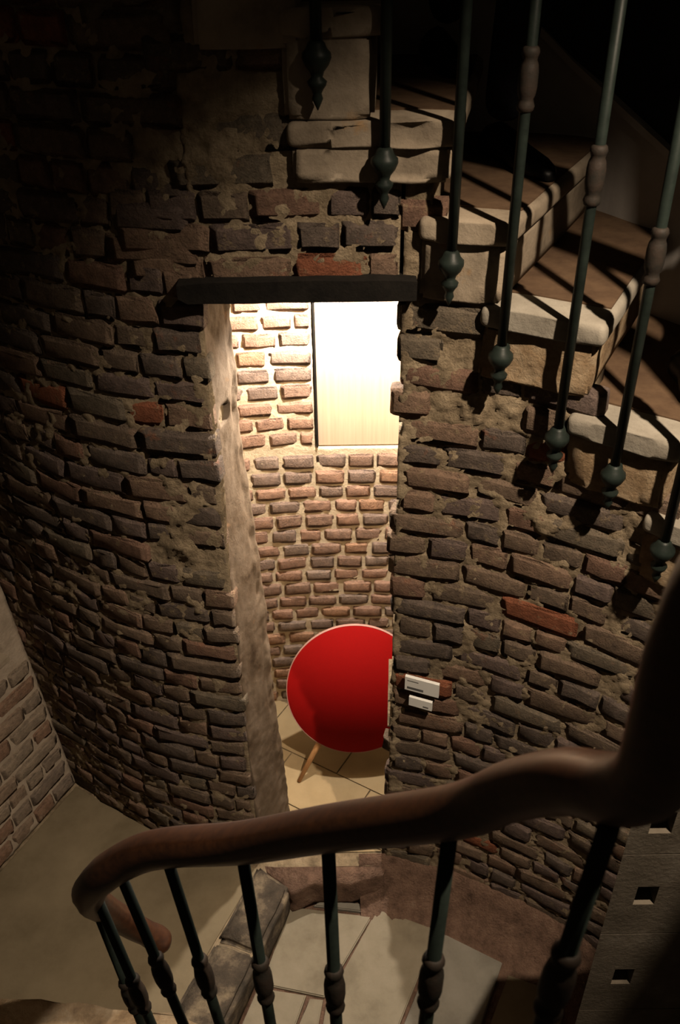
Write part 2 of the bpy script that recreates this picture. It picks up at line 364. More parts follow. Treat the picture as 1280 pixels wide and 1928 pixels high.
# left door reveal: plastered, wavy, rounded towards the lit room
FX = [(0, -.335), (.41, -.335), (.97, -.340), (1.32, -.338), (1.63, -.352), (1.9, -.356), (2.15, -.347), (2.36, -.343)]
BX = [(0, -.222), (.20, -.230), (.78, -.251), (1.16, -.257), (1.50, -.270), (1.8, -.290), (2.06, -.287), (2.36, -.292)]
fx = lambda z: float(np.interp(z, *zip(*FX))); bx = lambda z: float(np.interp(z, *zip(*BX)))
v, f = [], []; NU, NZ = 40, 240
for j in range(NZ + 1):
    z = 2.37 * j / NZ - .01
    for i in range(NU + 1):
        u = i / NU
        if u < .12: x, y = fx(z) - .05 * (.12 - u) / .12, 2.125 + .045 * (.12 - u) / .12
        elif u < .72:
            k = (u - .12) / .60; x, y = fx(z) + (bx(z) - fx(z)) * k + .004 * math.sin(k * 3.1), 2.125 + (2.30 - 2.125) * k
        else:
            k = (u - .72) / .28; a = k * math.pi / 2; x, y = bx(z) - .03 * (1 - math.cos(a)) - .30 * max(0, k - .5), 2.30 + .035 * math.sin(a)
        amp = .003 + (.008 if .58 < u < .88 else 0)
        if abs(u - .12) < .06: amp += .006
        d = amp * (ns((z * 9, u * 7, 2.2)) + .7 * ns((z * 26, u * 14, 7.7))) + .002 * ns((z * 60, u * 30, 3.3))
        if math.hypot((z - 1.975) / .028, (u - .42) / .10) < 1: d -= .035
        v.append((x + d * .7, y - d * .3, z))
W = NU + 1
for j in range(NZ):
    for i in range(NU): f.append((j * W + i, j * W + i + 1, (j + 1) * W + i + 1, (j + 1) * W + i))
nb = len(v)
for j in range(NZ + 1):
    z = 2.37 * j / NZ - .01; v += [(-.55, 2.20, z), (-.55, 2.33, z)]
for j in range(NZ):
    f += [(j * W + NU, nb + 2 * j + 1, nb + 2 * j + 3, (j + 1) * W + NU), (nb + 2 * j, j * W, (j + 1) * W, nb + 2 * j + 2), (nb + 2 * j + 1, nb + 2 * j, nb + 2 * j + 2, nb + 2 * j + 3)]
o = mesh_obj('door_reveal', v, f, PLASTER, wl, True); o['label'] = 'pale plastered reveal lit along its inner edge'

# blackened lintel
bm = bmesh.new(); nx = 26
rows = []
for i in range(nx + 1):
    k = i / nx; x = -.384 + .578 * k; e = .5 if i in (0, nx) else 1
    zt = 2.402 + .004 * ns((x * 9, 0, 1)) - .006 * (abs(k - .5) * 2) ** 6; zb = 2.347 + .002 * ns((x * 11, 3, 1)) + (.014 if i == 0 else 0)
    rows.append([bm.verts.new(p) for p in ((x, 2.082 + .006 * ns((x * 8, 1, 1)), zb), (x, 2.078 + .006 * ns((x * 8, 5, 1)), zt), (x, 2.40, zt), (x, 2.40, zb))])
for a, b in zip(rows, rows[1:]):
    for k in range(4): bm.faces.new((a[k], a[(k + 1) % 4], b[(k + 1) % 4], b[k]))
bm.faces.new(rows[0]); bm.faces.new(rows[-1][::-1])
lint = bm_obj('trim_1', bm, CHAR); tag(lint, 'blackened timber lintel over the doorway', kind='structure')

# ------------------------------------------------------------------ little room behind the doorway
def surf_back(s, z):
    x = s; y = 2.985 - .16 * (x - .02) ** 2
    t = Vector((1, -.32 * (x - .02), 0)).normalized(); return Vector((x, y, z)), t, Vector((t.y, -t.x, 0))
PX0, PZ0 = -.083, 1.392
keepK = lambda s, z: not (s > PX0 - .002 and z > PZ0 - .004)
wb = mortar_sheet('wall_back', surf_back, -.62, .46, -.01, 2.36, keepK, MORT_ALC, .010, .0042, .0024, .10, 31.0)
V_AL = variants_for(BR_ALC, 16, .03, .3, .8)
lay(wb, surf_back, V_AL, -.46, .42, .0, PZ0 - .005, .0712, .124, .110, .0120, lambda s, z: True, proud=(.0, .003), tilt=.9, wav=.004, ratio=.75)
lay(wb, surf_back, V_AL, -.46, PX0 - .008, PZ0 + .004, 2.22, .0712, .124, .110, .0120, lambda s, z: True, proud=(.0, .003), tilt=.9, wav=.004, ratio=.75, edges=(0, .003))
def boxobj(name, a, b, mat, parent=None, bev=0.0):
    bm = prism([(a[0], a[1]), (b[0], a[1]), (b[0], b[1]), (a[0], b[1])], a[2], b[2])
    if bev: bmesh.ops.bevel(bm, geom=bm.edges[:], offset=bev, segments=2, affect='EDGES', profile=.6)
    return bm_obj(name, bm, mat, parent)
tag(boxobj('wall_back_left', (-.72, 2.32, -.01), (-.62, 3.1, 2.36), MORT_ALC), kind='structure')
tag(boxobj('wall_back_right', (.46, 2.29, -.01), (.50, 3.1, 2.20), MORT_ALC), kind='structure')
tag(boxobj('ceiling', (-.72, 2.30, 2.335), (.20, 3.1, 2.36), MORT_ALC), kind='structure')
tag(boxobj('ceiling', (.20, 2.30, 2.31), (.50, 3.1, 2.335), MORT_ALC), kind='structure')
# wooden panel closing the upper recess
pan = empty('wooden_panel', (.17, 2.97, PZ0)); tag(pan, 'pale oak veneer panel set in the brick wall behind the doorway', 'panel')
def under(o, root):
    o.parent = root; o.matrix_parent_inverse = Matrix.Translation(root.location).inverted(); return o
under(boxobj('panel_board', (PX0 + .004, 2.996, PZ0), (.46, 3.012, 2.34), PANEL, None, .001), pan)
under(boxobj('edge_strip', (PX0 - .003, 2.979, PZ0), (PX0 + .003, 3.01, 2.34), CHAR), pan)
# floor of the room: buff slabs
fl = mesh_obj('floor', [(-2.0, 1.2, -.004), (.50, 1.2, -.004), (.50, 3.1, -.004), (-2.0, 3.1, -.004), (-2.0, 1.2, -.25), (.50, 1.2, -.25), (.50, 3.1, -.25), (-2.0, 3.1, -.25)], [], None)
bpy.data.objects.remove(fl)
bm = prism([(-.60, 2.10), (.45, 2.10), (.45, 3.0), (-.60, 3.0)], -.12, -.006); fl = bm_obj('floor', bm, MORTAR); tag(fl, kind='structure')
ang = math.radians(-31); ca, sa = math.cos(ang), math.sin(ang)
for iu in range(-4, 5):
    for iv in range(-4, 5):
        u0 = iu * .40 + (.17 if iv % 2 else 0) + .06; v0 = iv * .235 + .03; g = .003
        q = [(u0 + g, v0 + g), (u0 + .40 - g, v0 + g), (u0 + .40 - g, v0 + .235 - g), (u0 + g, v0 + .235 - g)]
        pts = [Vector((-.1 + u * ca - vv * sa, 2.55 + u * sa + vv * ca, 0)) for u, vv in q]
        cxx = sum(p.x for p in pts) / 4; cyy = sum(p.y for p in pts) / 4
        if not (-.50 < cxx < .5 and 2.12 < cyy < 3.05): continue
        bm = prism([(p.x, p.y) for p in pts], -.03, random.uniform(-.001, .001))
        for co, no in (((-.60, 0, 0), (-1, 0, 0)), ((.45, 0, 0), (1, 0, 0)), ((0, 2.99, 0), (0, 1, 0)), ((0, 2.16, 0), (0, -1, 0))):
            bmesh.ops.bisect_plane(bm, geom=bm.verts[:] + bm.edges[:] + bm.faces[:], plane_co=co, plane_no=no, clear_outer=True)
        if len(bm.faces) < 3: bm.free(); continue
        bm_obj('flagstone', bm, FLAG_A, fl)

# red round speaker on wooden legs
sp = empty('speaker', (.05, 2.62, 0)); tag(sp, 'round red fabric speaker on wooden legs seen through the doorway', 'speaker')
TILT = math.radians(23); RC = .284
cen = Vector((.05, 2.655, .400)); sn = Vector((0, -math.cos(TILT), math.sin(TILT))); sup = Vector((0, math.sin(TILT), math.cos(TILT)))
def disc_part(name, prof, mat, seg=96):
    v, f = lathe(prof, seg); X = Vector((1, 0, 0))
    v = [cen + X * a + sup * b + sn * c for a, b, c in v]
    o = mesh_obj(name, v, f, mat, None, False); 
    bm = bmesh.new(); bm.from_mesh(o.data); bmesh.ops.recalc_face_normals(bm, faces=bm.faces); bm.to_mesh(o.data); bm.free()
    o.data.shade_smooth(); o.data.set_sharp_from_angle(angle=math.radians(40)); return under(o, sp)
disc_part('fabric_cover', [(RC, -.006), (RC, -.001)] + [(RC * r, .075 * (1 - r * r)) for r in (.99, .96, .92, .86, .8, .72, .64, .55, .46, .37, .28, .19, .1, .01)], RED)
disc_part('rim', [(RC + .001, -.022), (RC + .003, -.018), (RC + .003, -.002), (RC + .001, .0005), (RC - .002, -.003), (RC - .002, -.02)], RIM)
disc_part('body', [(.05, -.10), (RC * .55, -.095), (RC * .86, -.06), (RC * .98, -.024), (RC - .003, -.012)], BODY)
def tube(pts, radii, seg=10):
    v, f = [], []
    P = [Vector(p) for p in pts]
    for i, p in enumerate(P):
        t = (P[min(i + 1, len(P) - 1)] - P[max(i - 1, 0)]).normalized(); a = t.cross(Vector((0, 0, 1)))
        if a.length < 1e-3: a = t.cross(Vector((0, 1, 0)))
        a.normalize(); b = t.cross(a)
        for k in range(seg):
            q = 2 * math.pi * k / seg; v.append(p + (a * math.cos(q) + b * math.sin(q)) * radii[i])
    for i in range(len(P) - 1):
        for k in range(seg): f.append((i * seg + k, i * seg + (k + 1) % seg, (i + 1) * seg + (k + 1) % seg, (i + 1) * seg + k))
    f.append(tuple(range(seg))[::-1]); f.append(tuple((len(P) - 1) * seg + k for k in range(seg)))
    return v, f
for a, b in (((-.105, 2.575, .165), (-.195, 2.505, .0)), ((.205, 2.575, .165), (.295, 2.505, .0)), ((.05, 2.70, .35), (.05, 2.93, .0))):
    A, B = Vector(a), Vector(b); B2 = B + Vector((0, 0, .003))
    v, f = tube([A + (A - B).normalized() * .05, A, B2], [.013, .013, .009], 12); under(mesh_obj('leg', v, f, OAK, None, True), sp)

# ------------------------------------------------------------------ stairwell floor
fs = bm_obj('floor', prism([(-1.42, .9), (-.30, .9), (-.44, 1.46), (-.27, 1.95), (-.33, 2.14), (-.62, 2.22), (-.84, 2.33), (-1.19, 2.57), (-1.40, 2.16), (-2.1, .95)], -.16, -.005), MORTAR); tag(fs, kind='structure')
# broad tan slabs on the raised side (clipped to the floor outline)
for pts in ([(-1.155, 2.50), (-.80, 2.275), (-.345, 2.09), (-.50, 1.765), (-.66, 1.42), (-.70, 1.0), (-1.253, .995), (-1.42, 1.985)], [(-1.424, 1.978), (-1.258, 1.00), (-1.88, 1.10)]):
    bm = prism(pts, -.03, 0.0); bmesh.ops.bevel(bm, geom=[e for e in bm.edges if all(vv.co.z > -.01 for vv in e.verts)], offset=.003, segments=1, affect='EDGES')
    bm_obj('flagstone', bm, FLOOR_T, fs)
# worn kerb stones between the two floor levels
k1 = [(-.345, 2.10), (-.215, 2.00), (-.32, 1.74), (-.475, 1.80)]; k2 = [(-.477, 1.795), (-.322, 1.735), (-.44, 1.44), (-.67, 1.40)]
for i, q in enumerate((k1, k2)):
    bm = prism(q, -.15, .012); bmesh.ops.bevel(bm, geom=bm.edges[:], offset=.014, segments=2, affect='EDGES'); bmesh.ops.subdivide_edges(bm, edges=bm.edges[:], cuts=4, use_grid_fill=True)
    for vv in bm.verts:
        vv.co += Vector((ns(vv.co, 18), ns(vv.co + Vector((3, 1, 0)), 18), ns(vv.co + Vector((7, 5, 2)), 14))) * .007
    o = bm_obj('trim_%d' % (i + 2), bm, KERB_D, None, True); tag(o, 'worn dark kerb stone beside the lower flagstones', kind='structure')
# lower floor: rough pink render with flagstones set in it
v, f = [], []; NX, NY = 110, 80
for j in range(NY + 1):
    for i in range(NX + 1):
        x, y = -.45 + 1.75 * i / NX, .9 + 1.34 * j / NY
        wp = [wall_pt(s, 0)[0] for s in (S0 + 1.45,)]
        rise = 0
        v.append((x, y, -.163 + .007 * ns((x * 22, y * 22, 3)) + .005 * ns((x * 60, y * 60, 8))))
for j in range(NY):
    for i in range(NX): f.append((j * (NX + 1) + i, j * (NX + 1) + i + 1, (j + 1) * (NX + 1) + i + 1, (j + 1) * (NX + 1) + i))
fw_ = mesh_obj('floor', v, f, PINK, None, True); tag(fw_, kind='structure')
# pink rendered fillet along the foot of the right-hand wall
v, f = [], []; n = 90
for i in range(n + 1):
    s = SJR - .10 + (1.05) * i / n
    for k, (off, z) in enumerate(((-.01, .03), (.012, .02), (.035, -.045), (.075, -.11), (.13, -.145), (.19, -.165))):
        p, t, nn = wall_pt(s, z, off); q = p + (nn * .6 + Vector((0, 0, .6))) * (.011 * ns((s * 14, k * .7, 1)) + .008 * ns((s * 45, k * 2.1, 6)))
        if k == 0: q = p
        v.append(q)
for i in range(n):
    for k in range(5): f.append((i * 6 + k, (i + 1) * 6 + k, (i + 1) * 6 + k + 1, i * 6 + k + 1))
o = mesh_obj('rough_fillet', v, f, PINK, wr, True); o['label'] = 'rough pink render along the foot of the wall'
# threshold rubble below the doorway
bm = prism([(-.35, 2.13), (-.21, 1.995), (-.12, 2.035), (.02, 2.03), (.15, 2.06), (.17, 2.16)], -.16, -.008); bmesh.ops.subdivide_edges(bm, edges=bm.edges[:], cuts=5, use_grid_fill=True)
for vv in bm.verts: vv.co += Vector((ns(vv.co, 15), ns(vv.co + Vector((3, 1, 0)), 15), ns(vv.co + Vector((7, 5, 2)), 17))) * .010
o = bm_obj('threshold', bm, PINK, fw_, True)
slabs = [([(-.225, 2.02), (.10, 1.972), (-.085, 1.665), (-.315, 1.715)], FLAG), ([(-.10, 2.045), (.115, 2.022), (.108, 1.985), (-.13, 2.02)], FLAG_G), ([(.125, 2.012), (.352, 1.915), (.105, 1.40), (-.12, 1.40), (-.075, 1.655)], FLAG),
         ([(.366, 1.905), (.585, 1.780), (.40, 1.40), (.118, 1.40)], FLAG_G), ([(-.33, 1.70), (-.15, 1.672), (-.19, 1.56), (-.415, 1.48)], FLAG), ([(-.135, 1.662), (-.09, 1.655), (-.135, 1.40), (-.42, 1.42), (-.42, 1.47), (-.18, 1.55)], FLAG),
         ([(.60, 1.735), (.80, 1.66), (.70, 1.40), (.42, 1.40)], FLOOR_T)]
for q, m in slabs:
    cxx = sum(p[0] for p in q) / len(q); cyy = sum(p[1] for p in q) / len(q)
    q = [(cxx + (p[0] - cxx) * .995 + random.uniform(-.002, .002), cyy + (p[1] - cyy) * .995 + random.uniform(-.002, .002)) for p in q]
    bm = prism(q, -.20, -.149 + random.uniform(-.002, .003)); bmesh.ops.bevel(bm, geom=[e for e in bm.edges if all(vv.co.z > -.17 for vv in e.verts)], offset=.004, segments=2, affect='EDGES')
    bm_obj('flagstone', bm, m, fw_)

# ------------------------------------------------------------------ the stone stair
OUT = [(-.9, 2.99), (-.4, 2.96), (.1, 2.945), (.36, 2.925), (.60, 2.89), (.77, 2.81), (.91, 2.60), (1.08, 2.40), (1.32, 2.22), (1.60, 1.95), (1.78, 1.6), (1.88, 1.2), (1.86, .8)]
OC = [Vector((p.x, p.y)) for p in catmull([(a, b, 0) for a, b in OUT], 10)]
def hit_outer(p, d):
    best = None
    for a, b in zip(OC, OC[1:]):
        e = b - a; den = d.x * e.y - d.y * e.x
        if abs(den) < 1e-9: continue
        t = ((a.x - p.x) * e.y - (a.y - p.y) * e.x) / den; u = ((a.x - p.x) * d.y - (a.y - p.y) * d.x) / den
        if t > .2 and -1e-6 <= u <= 1 + 1e-6 and (best is None or t < best): best = t
    return best or .78
stair = empty('staircase', (.6, 1.93, 0)); tag(stair, 'winding flight of worn stone steps climbing above the brick wall', 'staircase')
def radial(L, az, off):
    p, t, n = wall_pt(S0 + L, 0, off); return Vector((p.x, p.y)), Vector((math.sin(math.radians(az)), math.cos(math.radians(az))))
def rough_bm(bm, amp, scale, cuts=5):
    bmesh.ops.subdivide_edges(bm, edges=[e for e in bm.edges if e.calc_length() > .06], cuts=cuts, use_grid_fill=True)
    for vv in bm.verts: vv.co += Vector((ns(vv.co, scale), ns(vv.co + Vector((3, 1, 0)), scale), .7 * ns(vv.co + Vector((7, 5, 2)), scale))) * amp
for i, (a, b, zt, zb, az) in enumerate(STEPS):
    azb = STEPS[i - 1][4] if i else az - 6
    tb = .055
    def outline(La, Lb, off, fwd, inset=0.0):
        """plan polygon of the step, inner edge along the well, front pushed forward by fwd"""
        pts = []
        for k in range(5):
            L = La + (Lb + fwd - La) * k / 4
            p, d = radial(L, azb + (az - azb) * k / 4, off); pts.append(p)
        ins = [p.copy() for p in pts]
        pf, df = radial(Lb + fwd, az, off); pb, db = radial(La, azb, off)
        out_f = pf + df * (hit_outer(pf, df) + .03); out_b = pb + db * (hit_outer(pb, db) + .03)
        if inset:
            ins = []
            for k in range(5):
                L = La + (Lb + fwd - La) * k / 4; p, d = radial(L, azb + (az - azb) * k / 4, off); ins.append(p + d * inset)
        return [(p.x, p.y) for p in ins] + [(out_f.x, out_f.y), (out_b.x, out_b.y)]
    bm = prism(outline(a, b, .022 if i < 4 else .012, 0), zb, zt - tb + .004); bmesh.ops.bevel(bm, geom=bm.edges[:], offset=.010, segments=2, affect='EDGES'); rough_bm(bm, .010 if i > 4 else .005, 16, 4)
    st = bm_obj('step', bm, STONE_ROUGH if i > 4 else STONE, None, True); under(st, stair)
    bm = prism(outline(a - .01, b, .028, .022), zt - tb, zt)
    ed = [e for e in bm.edges]; bmesh.ops.bevel(bm, geom=ed, offset=.018, segments=4, affect='EDGES', profile=.5); rough_bm(bm, .0035, 12, 3)
    tr = bm_obj('tread', bm, STONE if i < 5 else STONE_GREY, None, True); tr.parent = st
    bm = prism(outline(a, b, .028, .004, .11), zt - .002, zt + .004)  # thin dark sheet stands in for shade behind the lit tread edge
    bo = bm_obj('tread_shade', bm, SHADE_BR, None); bo.parent = st
    bo['label'] = 'thin brown sheet painting the shade on the tread'

# outer wall of the stair with its sloping grey skirting
_ol = [0.0]
for a, b in zip(OC, OC[1:]): _ol.append(_ol[-1] + (b - a).length)
_km = max(k for k, p in enumerate(OC) if p.x <= 1.60)
def skirt(k):
    p = OC[k]
    if k <= _km: return float(np.interp(p.x, [-.9, -.4, .1, .36, .6, .69, .784, .866, .94, 1.08, 1.32, 1.6], [4.0, 3.6, 3.2, 2.99, 2.83, 2.754, 2.687, 2.621, 2.561, 2.43, 2.20, 1.95]))
    return 1.95 - .75 * (_ol[k] - _ol[_km])
def strip(name, off0, off1, zlo, zhi, mat):
    v, f = [], []
    for k, p in enumerate(OC):
        t = (OC[min(k + 1, len(OC) - 1)] - OC[max(k - 1, 0)]).normalized(); nn = Vector((t.y, -t.x))
        for off, z in ((off0, zlo(k)), (off0, zhi(k)), (off1, zhi(k)), (off1, zlo(k))): v.append((p.x + nn.x * off, p.y + nn.y * off, z))
    for k in range(len(OC) - 1):
        for q in range(4): f.append((k * 4 + q, k * 4 + (q + 1) % 4, (k + 1) * 4 + (q + 1) % 4, (k + 1) * 4 + q))
    f += [(3, 2, 1, 0), tuple((len(OC) - 1) * 4 + q for q in range(4))]
    o = mesh_obj(name, v, f, mat); bm = bmesh.new(); bm.from_mesh(o.data); bmesh.ops.recalc_face_normals(bm, faces=bm.faces); bm.to_mesh(o.data); bm.free(); return o
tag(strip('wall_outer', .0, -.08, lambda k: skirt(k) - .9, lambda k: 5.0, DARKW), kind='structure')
tag(strip('baseboard_outer', .010, .0, lambda k: skirt(k) - .62, lambda k: skirt(k) - .022, WHITEW), 'grey painted skirting following the stair', kind='structure')
tag(strip('trim_4', .026, .0, lambda k: skirt(k) - .022, lambda k: skirt(k), WHITEW), 'pale moulding along the top of the skirting', kind='structure')

# stone pier with square sockets at the right
pier = empty('stone_pier', (.72, 1.26, -.15)); tag(pier, 'dark stone pier with square baluster sockets at the right edge', 'pier')
SOCK = [(.718, 1.438), (.733, 1.150), (.740, .768), (.742, .40), (.745, .05)]
cuts = [1.49, 1.32, .98, .59, .22, -.17]
for (sx, sz), zt, zb in zip(SOCK, cuts, cuts[1:]):
    x0, x1, y0, y1 = .648, 1.02, 1.25, 1.36; h = .026; hz = .038
    bm = bmesh.new()
    X = [x0, sx - h, sx + h, x1]; Z = [zb + .002, sz - hz, sz + hz, zt - .002]
    g = [[bm.verts.new((x, y0, z)) for x in X] for z in Z]
    for j in range(3):
        for i in range(3):
            if i == 1 and j == 1: continue
            bm.faces.new((g[j][i], g[j][i + 1], g[j + 1][i + 1], g[j + 1][i]))
    inn = [bm.verts.new((x, y0 + .06, z)) for x, z in ((sx - h, sz - hz), (sx + h, sz - hz), (sx + h, sz + hz), (sx - h, sz + hz))]
    hole = [g[1][1], g[1][2], g[2][2], g[2][1]]
    for k in range(4): bm.faces.new((hole[k], hole[(k + 1) % 4], inn[(k + 1) % 4], inn[k]))
    bm.faces.new(inn)
    ring = [g[0][0], g[0][1], g[0][2], g[0][3], g[1][3], g[2][3], g[3][3], g[3][2], g[3][1], g[3][0], g[2][0], g[1][0]]
    bk = [bm.verts.new((vv.co.x * y1 / y0 + .02 if vv.co.x < x1 - .01 else x1 + .12, y1, vv.co.z)) for vv in ring]
    for k in range(12): bm.faces.new((ring[(k + 1) % 12], ring[k], bk[k], bk[(k + 1) % 12]))
    bm.faces.new(bk)
    o = bm_obj('stone_block', bm, PIER, None); under(o, pier)

# near step at the lower left
bm = prism([(-1.45, 1.405), (-1.06, 1.398), (-.815, 1.380), (-.535, 1.348), (-.30, 1.30), (-.25, .9), (-1.45, .9)], .20, .40); bmesh.ops.bevel(bm, geom=bm.edges[:], offset=.02, segments=3, affect='EDGES'); rough_bm(bm, .012, 12, 5)
ns_step = bm_obj('stone_step', bm, STONE_ROUGH, None, True); tag(ns_step, 'yellowish rough stone step at the bottom left corner', 'step')

# ------------------------------------------------------------------ railing: wooden handrail on iron balusters
rl = empty('stair_railing', (-.03, .93, 0)); tag(rl, 'curved mahogany handrail on slender dark iron balusters', 'railing')
RP = [(-.470, 1.275, .915), (-.505, 1.277, .955), (-.545, 1.268, 1.02), (-.582, 1.237, 1.142), (-.584, 1.175, 1.30), (-.532, 1.138, 1.432), (-.442, 1.121, 1.531), (-.358, 1.095, 1.598), (-.195, 1.027, 1.71), (-.029, .931, 1.885), (.154, .808, 2.093),
      (.216, .749, 2.217), (.262, .681, 2.322), (.295, .621, 2.385), (.312, .585, 2.450), (.312, .578, 2.54), (.316, .590, 2.63), (.335, .600, 2.71), (.42, .60, 2.80), (.60, .62, 2.86), (.85, .78, 2.90), (1.02, 1.08, 2.93), (1.00, 1.45, 2.96),
      (.797, 1.762, 3.05), (.541, 1.929, 3.22), (.267, 2.045, 3.60), (-.034, 2.066, 4.03), (-.35, 2.06, 4.45)]
RPc = catmull(RP, 8); v, f = [], []; SEG = 16
prevn = None
for i, p in enumerate(RPc):
    t = (RPc[min(i + 1, len(RPc) - 1)] - RPc[max(i - 1, 0)]).normalized()
    side = t.cross(Vector((0, 0, 1)))
    if prevn is not None:
        if side.length < .35: side = side * .5 + prevn * (.5)
        if side.dot(prevn) < 0: side = -side
        side = (side.normalized() * .5 + prevn * .5); side -= t * side.dot(t)
    side.normalize(); prevn = side.copy(); up = side.cross(t)
    endk = max(0.0, 1 - i / 10); wd = (.040 if i > 40 else .028 + .012 * i / 40) * (1 + .22 * math.sin(endk * math.pi)) * (.55 + .45 * min(1, (i + .6) / 2)); ht = (.038 if i > 40 else .026 + .012 * i / 40) * (.55 + .45 * min(1, (i + .6) / 2))
    for k in range(SEG):
        a = 2 * math.pi * k / SEG; c, s_ = math.cos(a), math.sin(a)
        x = math.copysign(abs(c) ** .8, c) * wd * (1.0 if s_ > -.3 else .86); z = math.copysign(abs(s_) ** .85, s_) * ht
        v.append(p + side * x + up * z)
for i in range(len(RPc) - 1):
    for k in range(SEG): f.append((i * SEG + k, i * SEG + (k + 1) % SEG, (i + 1) * SEG + (k + 1) % SEG, (i + 1) * SEG + k))
f.append(tuple(range(SEG))); f.append(tuple((len(RPc) - 1) * SEG + k for k in range(SEG))[::-1])
o = mesh_obj('handrail', v, f, RAILW, None, True); bm = bmesh.new(); bm.from_mesh(o.data); bmesh.ops.recalc_face_normals(bm, faces=bm.faces); bm.to_mesh(o.data); bm.free()
under(o, rl); o['label'] = 'polished mahogany handrail'
COLLAR = [(.0125, -.062), (.017, -.058), (.019, -.050), (.0165, -.043), (.0150, -.036), (.0185, -.028), (.0205, -.014), (.0205, .014), (.0185, .028), (.0150, .036), (.0165, .043), (.019, .050), (.017, .058), (.0125, .062)]
FINIAL = [(.001, -.105), (.006, -.095), (.012, -.082), (.009, -.072), (.013, -.064), (.019, -.056), (.021, -.048), (.012, -.040), (.015, -.030), (.025, -.018), (.031, -.004), (.030, .006), (.022, .014), (.018, .024), (.012, .030)]
def lathe_mesh(name, prof, mat, seg=14):
    v, f = lathe(prof, seg); me = bpy.data.meshes.new(name); me.from_pydata(v, [], f); me.update(); me.materials.append(mat); me.shade_smooth(); return me
ME_COL = lathe_mesh('collar', COLLAR, RUSTY); ME_FIN = lathe_mesh('drop_finial', FINIAL, IRON)
def baluster(top, bot, collar_t, bracket=None, finial=True):
    T, B = Vector(top), Vector(bot); d = (T - B).normalized()
    v, f = tube([B, B.lerp(T, .5), T], [.0122] * 3, 12); o = mesh_obj('baluster', v, f, IRON, None, True); under(o, rl)
    q = Vector((0, 0, 1)).rotation_difference(d).to_matrix().to_4x4()
    def sub(me, at):
        c = bpy.data.objects.new(me.name, me); link(c, o); c.matrix_basis = Matrix.Translation(at) @ q
    sub(ME_COL, B + d * collar_t)
    if finial: sub(ME_FIN, B)
    if bracket:
        e = Vector(bracket); v, f = tube([B, B.lerp(e, .6), e], [.014, .014, .022], 10); mesh_obj('bracket', v, f, IRON, o, True)
    return o
# near balusters: (top, collar point, length below the collar)
for top, col in (((.287, .600, 2.35), (.256, .565, 2.09)), ((.153, .800, 2.06), (.135, .750, 1.735)), ((-.029, .925, 1.85), (-.024, .872, 1.475)), ((-.195, 1.020, 1.68), (-.173, .960, 1.34)),
                 ((-.359, 1.085, 1.565), (-.314, 1.033, 1.22)), ((-.480, 1.128, 1.46), (-.42, 1.070, 1.16)), ((-.562, 1.165, 1.31), (-.507, 1.115, .985)), ((-.588, 1.20, 1.20), (-.551, 1.165, .88))):
    T, C = Vector(top), Vector(col); d = (C - T).normalized(); B = C + d * .56
    baluster(T, B, .56)
# far balusters, hung from the ends of the treads
FAR = [(-.034, 2.066, 2.890), (.11, 2.071, 2.678), (.267, 2.045, 2.455), (.396, 2.004, 2.235), (.541, 1.929, 2.048), (.671, 1.853, 1.985), (.797, 1.762, 1.820), (.905, 1.655, 1.66), (1.0, 1.50, 1.50)]
RAILZ = lambda p: min(RPc[150:], key=lambda r: (Vector((r.x, r.y)) - Vector(p)).length).z
for i, (x, y, zb) in enumerate(FAR):
    k = S0; s = min((q * .01 for q in range(int(LS[-1] * 100))), key=lambda q: (wall_pt(q, zb, .05)[0] - Vector((x, y, zb))).length)
    p, t, n = wall_pt(s, zb, .0)
    baluster((x, y, RAILZ((x, y))), (x, y, zb), [.72, .70, .70, .615, .63, .547, .62, .62, .62][i], bracket=(p.x - n.x * .02, p.y - n.y * .02, zb + .006))

# ------------------------------------------------------------------ two caption cards on the right-hand wall
def card(name, L0, L1, z0, z1, slope, label, lines):
    root = empty(name, wall_pt(S0 + (L0 + L1) / 2, z0, .02)[0]); tag(root, label, 'sign', 'caption cards on the brick wall')
    def slab(nm, la, lb, za, zb, o0, o1, mat):
        A = wall_pt(S0 + L0, 0, .026)[0]; Bq = wall_pt(S0 + L1, 0, .026)[0]; e = (Bq - A).normalized(); nn = Vector((e.y, -e.x, 0))
        def P(l, z, o): return A + e * (l - L0) + nn * o + Vector((0, 0, z - slope * (l - L0)))
        bm = bmesh.new(); quadbox(bm, [P(la, za, o1), P(lb, za, o1), P(lb, zb, o1), P(la, zb, o1), P(la, za, o0), P(lb, za, o0), P(lb, zb, o0), P(la, zb, o0)])
        return under(bm_obj(nm, bm, mat), root)
    slab('card_board', L0, L1, z0, z1, -.012, .0, CARD)
    for la, lb, za, zb in lines: slab('print_line', la, lb, za, zb, .0, .0006, INK)
card('caption_card', 1.465, 1.578, 1.000, 1.058, .12, 'larger white caption card on the brick wall right of the doorway', [(1.473, 1.527, 1.008, 1.017)] + [(1.473, 1.510, 1.043, 1.0455)])
card('caption_card', 1.482, 1.560, .928, .966, .12, 'smaller white caption card below the larger card', [(1.530, 1.548, .936, .941)])

